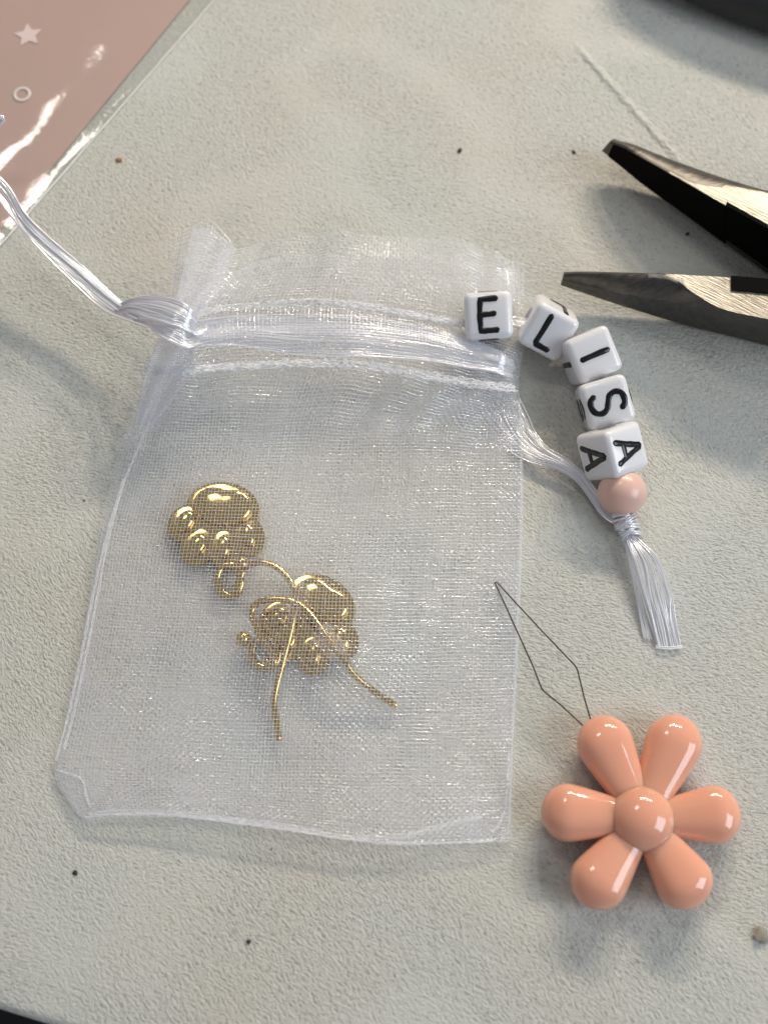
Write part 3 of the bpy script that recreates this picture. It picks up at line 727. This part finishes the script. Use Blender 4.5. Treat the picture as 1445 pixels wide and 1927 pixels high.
# ------------------------------------------------------------------ letter beads
CUBE = 6.05
def bead_mesh():
    bm = bmesh.new(); bmesh.ops.create_cube(bm, size=CUBE)
    bmesh.ops.bevel(bm, geom=bm.edges[:] + bm.verts[:], offset=0.95, segments=5, profile=0.55, affect='EDGES')
    a = bpy.data.objects.new('a', bm_mesh('letter_bead', bm, 60)); col.objects.link(a)
    bm = bmesh.new(); bmesh.ops.create_cone(bm, cap_ends=True, segments=32, radius1=1.3, radius2=1.3, depth=CUBE * 1.4, matrix=Matrix.Rotation(R(90), 4, 'Y'))
    b = bpy.data.objects.new('b', bm_mesh('cut', bm)); col.objects.link(b)
    md = a.modifiers.new('hole', 'BOOLEAN'); md.operation = 'DIFFERENCE'; md.object = b; md.solver = 'EXACT'
    dg = bpy.context.evaluated_depsgraph_get()
    me = bpy.data.meshes.new_from_object(a.evaluated_get(dg)); me.name = 'letter_bead'
    bpy.data.objects.remove(a); bpy.data.objects.remove(b)
    me.materials.clear()
    bm = bmesh.new(); bm.from_mesh(me)
    for f in bm.faces: f.smooth = True
    for e in bm.edges:
        if len(e.link_faces) == 2: e.smooth = e.calc_face_angle(0) < R(40)
    bm.to_mesh(me); bm.free()
    return me
BEAD = bead_mesh(); BEAD.materials.append(M['bead'])
LET = {
    'E': [[(.95, 1.8), (-.85, 1.75), (-.95, 0), (-.9, -1.75), (1.0, -1.7)], [(-.95, .05), (.55, .1), (.72, .2)]],
    'L': [[(-.75, 1.85), (-.8, -1.5), (-.7, -1.75), (.85, -1.75)]],
    'I': [[(0, 1.6), (0, -1.6)]],
    'S': [[(.95, 1.35), (.6, 1.72), (0, 1.85), (-.7, 1.65), (-.98, 1.05), (-.7, .4), (0, .05), (.7, -.3), (1.0, -.95), (.7, -1.6), (0, -1.85), (-.7, -1.7), (-1.0, -1.3)]],
    'A': [[(-1.2, -1.75), (-.55, .1), (-.1, 1.6), (.1, 1.6), (.55, .1), (1.2, -1.75)], [(-.8, -.6), (.8, -.6)]],
}
def letter_mesh(ch):
    vs = []; fs = []; off = 0
    for st in LET[ch]:
        p = np.array([(x, y, 0) for x, y in st], float)
        if ch == 'S': p = spline(p, 40)
        else:
            q = [p[0]]
            for a, b in zip(p[:-1], p[1:]):
                for t in np.linspace(0, 1, 6)[1:]: q.append(a + (b - a) * t)
            p = np.array(q)
        p[:, :2] *= 1.13; p[:, :2] += np.array([[.03 * noise.noise(Vector((x * 2, y * 2, ord(ch)))), .03 * noise.noise(Vector((y * 2, x * 2, 9)))] for x, y, z in p])
        r = 0.41 * (1 + .06 * np.sin(np.arange(len(p)) * 1.3))
        t0 = p[0] - p[1]; t0 /= np.linalg.norm(t0); t1 = p[-1] - p[-2]; t1 /= np.linalg.norm(t1)
        p = np.vstack([p[0] + t0 * .3, p[0] + t0 * .2, p, p[-1] + t1 * .2, p[-1] + t1 * .3]); r = np.r_[.01, .22, r, .22, .01]
        v, q = tubes(p[None], r, 8)
        v[:, 2] = CUBE / 2 + (v[:, 2]) * .30 - 0.03
        vs.append(v); fs.append(q + off); off += len(v)
    return np_mesh('letter', np.vstack(vs), np.vstack(fs))

def view_rot(p, cols2, size):
    """rotation whose axes project onto the given picture directions (px, y down) at p"""
    Mx = np.array([[c[0] for c in cols2], [-c[1] for c in cols2]], float) / size
    U, s, Vt = np.linalg.svd(Mx, full_matrices=False)
    Q = U @ Vt; r3 = np.cross(Q[0], Q[1]); Rv = np.vstack([Q, r3])
    wv = (CAM - p).normalized(); rt = Vector((1, 0, 0)); rt = (rt - wv * rt.dot(wv)).normalized(); up = wv.cross(rt)
    B = np.array([[rt.x, up.x, wv.x], [rt.y, up.y, wv.y], [rt.z, up.z, wv.z]])
    return Matrix((B @ Rv).tolist())

BEADS = [
    ('E', (919, 598), 4.3, (90, -6), (-5, -91), (-1, -11), 'white cube bead with black letter E, lying over the bag ruffle'),
    ('L', (1029, 616), 3.9, (72, 30), (47, -66), (6, 18), 'white cube bead with black letter L, tilted so its hole shows'),
    ('I', (1107, 670), 3.5, (31, 76), (84, -38), (24, -6), 'white cube bead with black letter I, tucked below the L bead'),
    ('S', (1137, 759), 3.3, (23, 82), (88, -27), (12, -3), 'white cube bead with black letter S, between the I and A beads'),
    ('A', (1151, 849), 4.1, (22, 80), (60, -22), (-62, 8), 'white cube bead with black letter A on two faces, against the pink bead'),
]
for ch, (cx, cy), z, a, b, n, lab in BEADS:
    if ch == 'A': n = (57, -6)
    p = P(cx, cy, z)
    rot = view_rot(p, (a, b, n), 92.0)
    o = link('letter_bead', BEAD, None); o.matrix_world = Matrix.Translation(p * S) @ rot.to_4x4()
    tag(o, lab, 'bead', 'white letter beads spelling a name on the drawstring')
    lm = letter_mesh(ch)
    for k in range(4):
        l = link('letter', lm, M['ink'], o); l.matrix_local = Matrix.Rotation(R(90 * k), 4, 'X') @ Matrix.Rotation(R(180) if ch == 'L' and k == 3 else 0, 4, 'Z')

# round pink bead
bm = bmesh.new(); bmesh.ops.create_uvsphere(bm, u_segments=48, v_segments=28, radius=3.0)
bmesh.ops.scale(bm, vec=(1, .96, .98), verts=bm.verts)
o = link('round_bead', bm_mesh('round_bead', bm), M['pearl']); o.location = P(1170, 927, 3.0) * S
tag(o, 'round pearly pink bead between the A bead and the knot', 'bead')

# ------------------------------------------------------------------ flower charm
def build_flower():
    c = P(1207, 1541, 0)
    root = thing('flower_charm', 'glossy peach plastic flower charm with six petals and a domed centre', 'flower charm', c)
    tips = [(1112, 1352), (1286, 1350), (1391, 1531), (1315, 1704), (1094, 1701), (1017, 1526)]
    for k, (tx, ty) in enumerate(tips):
        tip = P(tx, ty, 2.4); b = P(1207, 1541, 2.4)
        d = tip - b; L = d.length; ang = math.atan2(d.y, d.x)
        n, ms = 40, 44; v = []; f = []
        s = 0.5 - 0.5 * np.cos(np.linspace(0, np.pi, ms))
        for q in s:
            x = 1.2 + (L - 1.2) * q
            t = q
            u = min(1, max(0, (t - .02) / .78)); wd = 2.0 + 1.36 * (.35 * u + .65 * u * u * (3 - 2 * u))              # half width
            r = .34
            if t > 1 - r: wd *= math.sqrt(max(0, 1 - ((t - (1 - r)) / r) ** 2))
            if t < .06: wd *= math.sqrt(max(0, 1 - ((.06 - t) / .06) ** 2)) * .98 + .02
            wd = max(wd, .01)
            hz = wd * 0.80
            for j in range(n):
                a = 2 * math.pi * j / n
                e = 0.86
                ca, sa = math.cos(a), math.sin(a)
                yy = wd * math.copysign(abs(ca) ** e, ca); zz = hz * math.copysign(abs(sa) ** e, sa)
                v.append((x, yy, 2.75 + zz - .1 * t + (0.45 if k in (0,) and t > .5 else 0) * (t - .5)))
        v = np.array(v); ca, sa = math.cos(ang), math.sin(ang)
        w_ = np.stack([b.x + v[:, 0] * ca - v[:, 1] * sa, b.y + v[:, 0] * sa + v[:, 1] * ca, v[:, 2]], -1)
        for i in range(ms - 1):
            for j in range(n): f.append((i * n + j, i * n + (j + 1) % n, (i + 1) * n + (j + 1) % n, (i + 1) * n + j))
        child('petal', np_mesh('petal', w_, f), M['peach'], root)
    bm = bmesh.new(); bmesh.ops.create_uvsphere(bm, u_segments=48, v_segments=30, radius=1)
    bmesh.ops.scale(bm, vec=(3.65, 3.65, 2.9), verts=bm.verts)
    b = P(1207, 1541, 3.4); bmesh.ops.translate(bm, vec=(b.x, b.y, 3.4), verts=bm.verts)
    child('centre', bm_mesh('centre', bm), M['peach'], root)
build_flower()

# thin wire loop stuck into the petal
pts = [(1106, 1380, 3.2), (1098, 1367, 3.1), (1055, 1327, 2.9), (1022, 1300, 2.8), (1018, 1294, 2.8), (1003, 1255, 2.6), (985, 1215, 2.4), (960, 1160, 1.9), (931, 1097, 1.2), (934, 1095, 1.2), (968, 1132, 1.9), (1020, 1188, 2.5), (1081, 1252, 2.9), (1086, 1260, 2.9), (1098, 1310, 3.1), (1113, 1362, 3.4), (1118, 1380, 3.3)]
q = []
pp = [np.array(P(x, y, z)) for x, y, z in pts]
for a, b in zip(pp[:-1], pp[1:]):
    for t in np.linspace(0, 1, 6)[:-1]: q.append(a + (b - a) * t)
q.append(pp[-1])
org = P(1020, 1240)
me = tube_mesh([x - np.array(org) for x in q], 0.085, 8)
o = link('wire_loop', me, M['wire']); o.location = org * S
tag(o, 'thin dark wire loop bent to a long diamond, stuck in a peach petal', 'wire')

# ------------------------------------------------------------------ pliers
def Z6(x, y, z): return P(1000 + x / 3.247, 200 + y / 3.247, z)
def loft(sections, bmv=None):
    """sections: list of equal-length closed point loops"""
    bm = bmesh.new(); rings = [[bm.verts.new(tuple(p)) for p in s] for s in sections]
    n = len(rings[0])
    for a, b in zip(rings[:-1], rings[1:]):
        for j in range(n): bm.faces.new((a[j], a[(j + 1) % n], b[(j + 1) % n], b[j]))
    bm.faces.new(rings[0]); bm.faces.new(list(reversed(rings[-1])))
    return bm
def arc3(a, c, b, n):
    """quadratic curve a -> b pulled to c"""
    return [tuple((1 - t) ** 2 * np.array(a) + 2 * t * (1 - t) * np.array(c) + t * t * np.array(b)) for t in np.linspace(0, 1, n)]
def resample(st, m):
    k = np.array(st, float); t = np.linspace(0, 1, len(k)); tt = np.linspace(0, 1, m)
    return cr(t, k, tt)
def build_pliers():
    root = thing('pliers', 'steel needle nose pliers lying open, jaws reaching in from the right', 'pliers', Z6(1600, 850, 0))
    # jaw that lies farther away. per station: inner-bottom, inner-top, facet edge, outer silhouette (zoom px, z)
    ST = [
        ((428, 272, 3.0), (470, 222, 4.6), (478, 212, 4.8), (500, 199, 4.4)),
        ((545, 365, 2.4), (560, 252, 6.0), (575, 244, 6.2), (640, 243, 4.6)),
        ((700, 490, 1.9), (710, 335, 7.2), (728, 330, 7.3), (815, 315, 5.0)),
        ((930, 655, 1.4), (950, 470, 8.4), (972, 462, 8.5), (1060, 402, 5.4)),
        ((1160, 822, 1.0), (1160, 592, 9.3), (1215, 508, 9.3), (1290, 487, 6.0)),
        ((1340, 950, 0.8), (1340, 693, 9.8), (1440, 541, 9.8), (1470, 556, 6.6)),
        ((1560, 1105, 0.6), (1560, 815, 10.2), (1680, 600, 10.2), (1710, 645, 7.2)),
        ((1760, 1240, 0.5), (1760, 930, 10.4), (1920, 640, 10.4), (1950, 700, 7.5)),
    ]
    def sect_far(row):
        ib, it, fe, us = [np.array(Z6(*q)) for q in row]
        out = us.copy(); out[2] = ib[2] + .2; out[:2] += (us - it)[:2] * .15
        cpt = fe + (us - fe) * .6; cpt[2] = fe[2] - .15
        return [ib, it] + [np.array(q) for q in arc3(fe, cpt, us, 7)] + [us + (out - us) * .5, out]
    rows = np.array([[list(q) for q in r] for r in ST], float)
    tt = np.linspace(0, len(ST) - 1, 40)
    fine = cr(np.arange(len(ST)), rows.reshape(len(ST), -1), tt).reshape(-1, 4, 3)
    cut = [r for r in fine]
    bm = loft([sect_far(r) for r in cut]); me = bm_mesh('jaw', bm, 28)
    me.materials.append(M['steel']); me.materials.append(M['brushed'])
    ns_ = 11
    for pl in me.polygons:
        if pl.index < 39 * ns_ and pl.index // ns_ >= 14 and pl.index % ns_ in ((1,) if pl.index // ns_ < 21 else (1, 2)): pl.material_index = 1
    j1 = child('jaw', me, None, root)
    # inner gripping face ending in a step; blackened steel, its shade painted in
    g = []
    for t in np.linspace(0.35, 4.12, 30):
        r = cr(np.arange(len(ST)), rows.reshape(len(ST), -1), np.array([t])).reshape(4, 3)
        a, b, c = np.array(Z6(*r[0])), np.array(Z6(*r[1])), np.array(Z6(*r[2]))
        out = (a - np.array(Z6(*r[3]))); out[2] = 0; out /= np.linalg.norm(out)
        b = b + (a - b) * .03
        g.append([a + out * .1, b + out * .1, b - out * .6, a - out * .6])
    child('shaded_gripping_face', bm_mesh('shaded_gripping_face', loft(g)), M['black'], j1)
    # block behind the step, painted black for the shade in its recess
    g = []
    for t in np.linspace(4.125, 7, 12):
        r = cr(np.arange(len(ST)), rows.reshape(len(ST), -1), np.array([t])).reshape(4, 3)
        a, b = np.array(Z6(*r[0])), np.array(Z6(*r[1]))
        out = (a - np.array(Z6(*r[3]))); out[2] = 0; out /= np.linalg.norm(out)
        b = b + np.array((0, 0, .12))
        g.append([a + out * .05 + (b - a) * .12, b + out * .05, b - out * .55, a - out * .7])
    child('shaded_gripping_face', bm_mesh('shaded_gripping_face', loft(g)), M['black'], j1)
    # nearer jaw: inner edge, facet edge, ridge, outer bottom
    SN = [
        ((198, 1012, 4.4), (196, 1022, 4.6), (186, 1062, 4.0), (176, 1092, 2.6)),
        ((330, 1010, 5.4), (328, 1020, 5.6), (330, 1092, 4.4), (320, 1142, 2.2)),
        ((520, 1014, 6.6), (522, 1024, 6.9), (520, 1138, 5.2), (500, 1203, 1.8)),
        ((820, 1024, 8.0), (826, 1034, 8.2), (810, 1188, 6.2), (780, 1290, 1.4)),
        ((1000, 1034, 8.8), (990, 1142, 9.0), (975, 1222, 6.9), (950, 1340, 1.1)),
        ((1195, 1045, 9.3), (1170, 1240, 9.5), (1165, 1268, 7.6), (1140, 1386, 0.9)),
        ((1440, 1065, 9.8), (1440, 1300, 10.0), (1440, 1322, 8.2), (1420, 1455, 0.7)),
        ((1640, 1085, 10.2), (1640, 1350, 10.3), (1640, 1372, 8.5), (1640, 1510, 0.6)),
        ((1800, 1105, 10.4), (1800, 1400, 10.5), (1800, 1422, 8.6), (1800, 1550, 0.6)),
    ]
    def sect_near(row):
        it, fe, rd, ob = [np.array(Z6(*q)) for q in row]
        ib = it.copy(); ib[2] = ob[2] + .1
        c1 = (fe + rd) / 2; c1[2] = max(fe[2], rd[2]) + .05
        return [ib, it] + [np.array(q) for q in arc3(fe, c1, rd, 6)] + [np.array(q) for q in arc3(rd + (ob - rd) * .08, rd + (ob - rd) * .6 + np.array((0, 0, .5)), ob, 5)]
    rows2 = np.array([[list(q) for q in r] for r in SN], float)
    fine = cr(np.arange(len(SN)), rows2.reshape(len(SN), -1), np.linspace(0, len(SN) - 1, 44)).reshape(-1, 4, 3)
    bm = loft([sect_near(r) for r in fine]); me = bm_mesh('jaw', bm, 28)
    me.materials.append(M['steel']); me.materials.append(M['brushed'])
    for pl in me.polygons:
        c = pl.center / S
        if pl.normal.z > .9 and c.z > 7.8: pl.material_index = 1
    j2 = child('jaw', me, None, root)
    # black strip on the inner edge; its colour paints the shade of a slot
    g = []
    for t in np.linspace(5.05, 8, 8):
        r = cr(np.arange(len(SN)), rows2.reshape(len(SN), -1), np.array([t])).reshape(4, 3)
        x, y, z = r[0]
        dn = 30 + 45 * min(1, (t - 5.05))
        g.append([np.array(Z6(x + 10, y - 8, z + .3)), np.array(Z6(x + 10, y + 74, z + .34)), np.array(Z6(x + 10, y + 76, z - 2)), np.array(Z6(x + 10, y - 12, z - 2))])
    child('shaded_gripping_face', bm_mesh('shaded_gripping_face', loft(g)), M['black'], j2)
    # pivot joint, out of frame to the right
    c = Z6(2150, 1150, 0)
    bm = bmesh.new(); bmesh.ops.create_cone(bm, cap_ends=True, segments=40, radius1=13, radius2=12.4, depth=9.6)
    bmesh.ops.translate(bm, vec=(c.x, c.y, 5.4), verts=bm.verts)
    child('joint', bm_mesh('joint', bm), M['steel'], root)
build_pliers()

# ------------------------------------------------------------------ dark rounded thing in the far right corner
def build_corner():
    A, B = P(1228, -50, 6), P(1500, 44, 6)
    ax = (B - A).normalized(); c = A
    up = Vector((0, 0, 1)); sd = ax.cross(up); sd.normalize()
    if sd.y < 0: sd = -sd
    v = []; f = []; n = 28
    xs = np.linspace(-6, 60, 26)
    for x in xs:
        t = min(1, (x + 6) / 22); r = 3.8 * math.sqrt(max(.0004, 1 - (1 - t) ** 2))
        for k in range(n):
            a = 2 * math.pi * k / n
            p = A + ax * x + sd * (3.8 + r * math.cos(a)); p.z = 3.9 + r * .98 * math.sin(a); v.append(tuple(p - c))
    for i in range(len(xs) - 1):
        for k in range(n): f.append((i * n + k, i * n + (k + 1) % n, (i + 1) * n + (k + 1) % n, (i + 1) * n + k))
    o = link('tool_handle', np_mesh('tool_handle', v, f), M['grip']); o.location = c * S
    tag(o, 'blurred black rounded tool end cut off by the far right corner', 'tool handle')
build_corner()

# ------------------------------------------------------------------ crumbs on the desk
def crumb(px, py, r, m, lab, seed, stretch=1.0):
    bm = bmesh.new(); bmesh.ops.create_icosphere(bm, subdivisions=2, radius=r)
    for v in bm.verts:
        k = 1 + .45 * noise.noise(v.co / r * 1.3 + Vector((seed, 0, 0)))
        v.co = Vector((v.co.x * k * stretch, v.co.y * k, max(v.co.z * k * .6, -r * .3)))
    o = link('crumb', bm_mesh('crumb', bm, 50), m); p = P(px, py, r * .3); o.location = p * S; o.rotation_euler.z = seed
    tag(o, lab, 'crumb', 'crumbs and grit on the desk')
crumb(142, 1643, .3, M['crumb_dark'], 'black crumb on the desk below the lower left bag corner', 1.0)
crumb(1432, 1760, .85, M['crumb_grey'], 'grey lump of grit at the right edge below the flower', 2.0)
crumb(224, 301, .36, M['crumb_tan'], 'rusty tan crumb beside the pouch edge', 3.1, 1.4)
crumb(865, 283, .30, M['crumb_dark'], 'black speck on the bare desk above the bag ruffle', 4.2, 1.5)
crumb(1079, 286, .24, M['crumb_dark'], 'black speck just left of the far plier tip', 5.2, 1.5)
crumb(468, 1772, .25, M['crumb_dark'], 'black speck on the bare desk below the bag', 6.0)
crumb(1293, 440, .24, M['crumb_dark'], 'black speck between the two plier jaws', 7.0, 1.4)
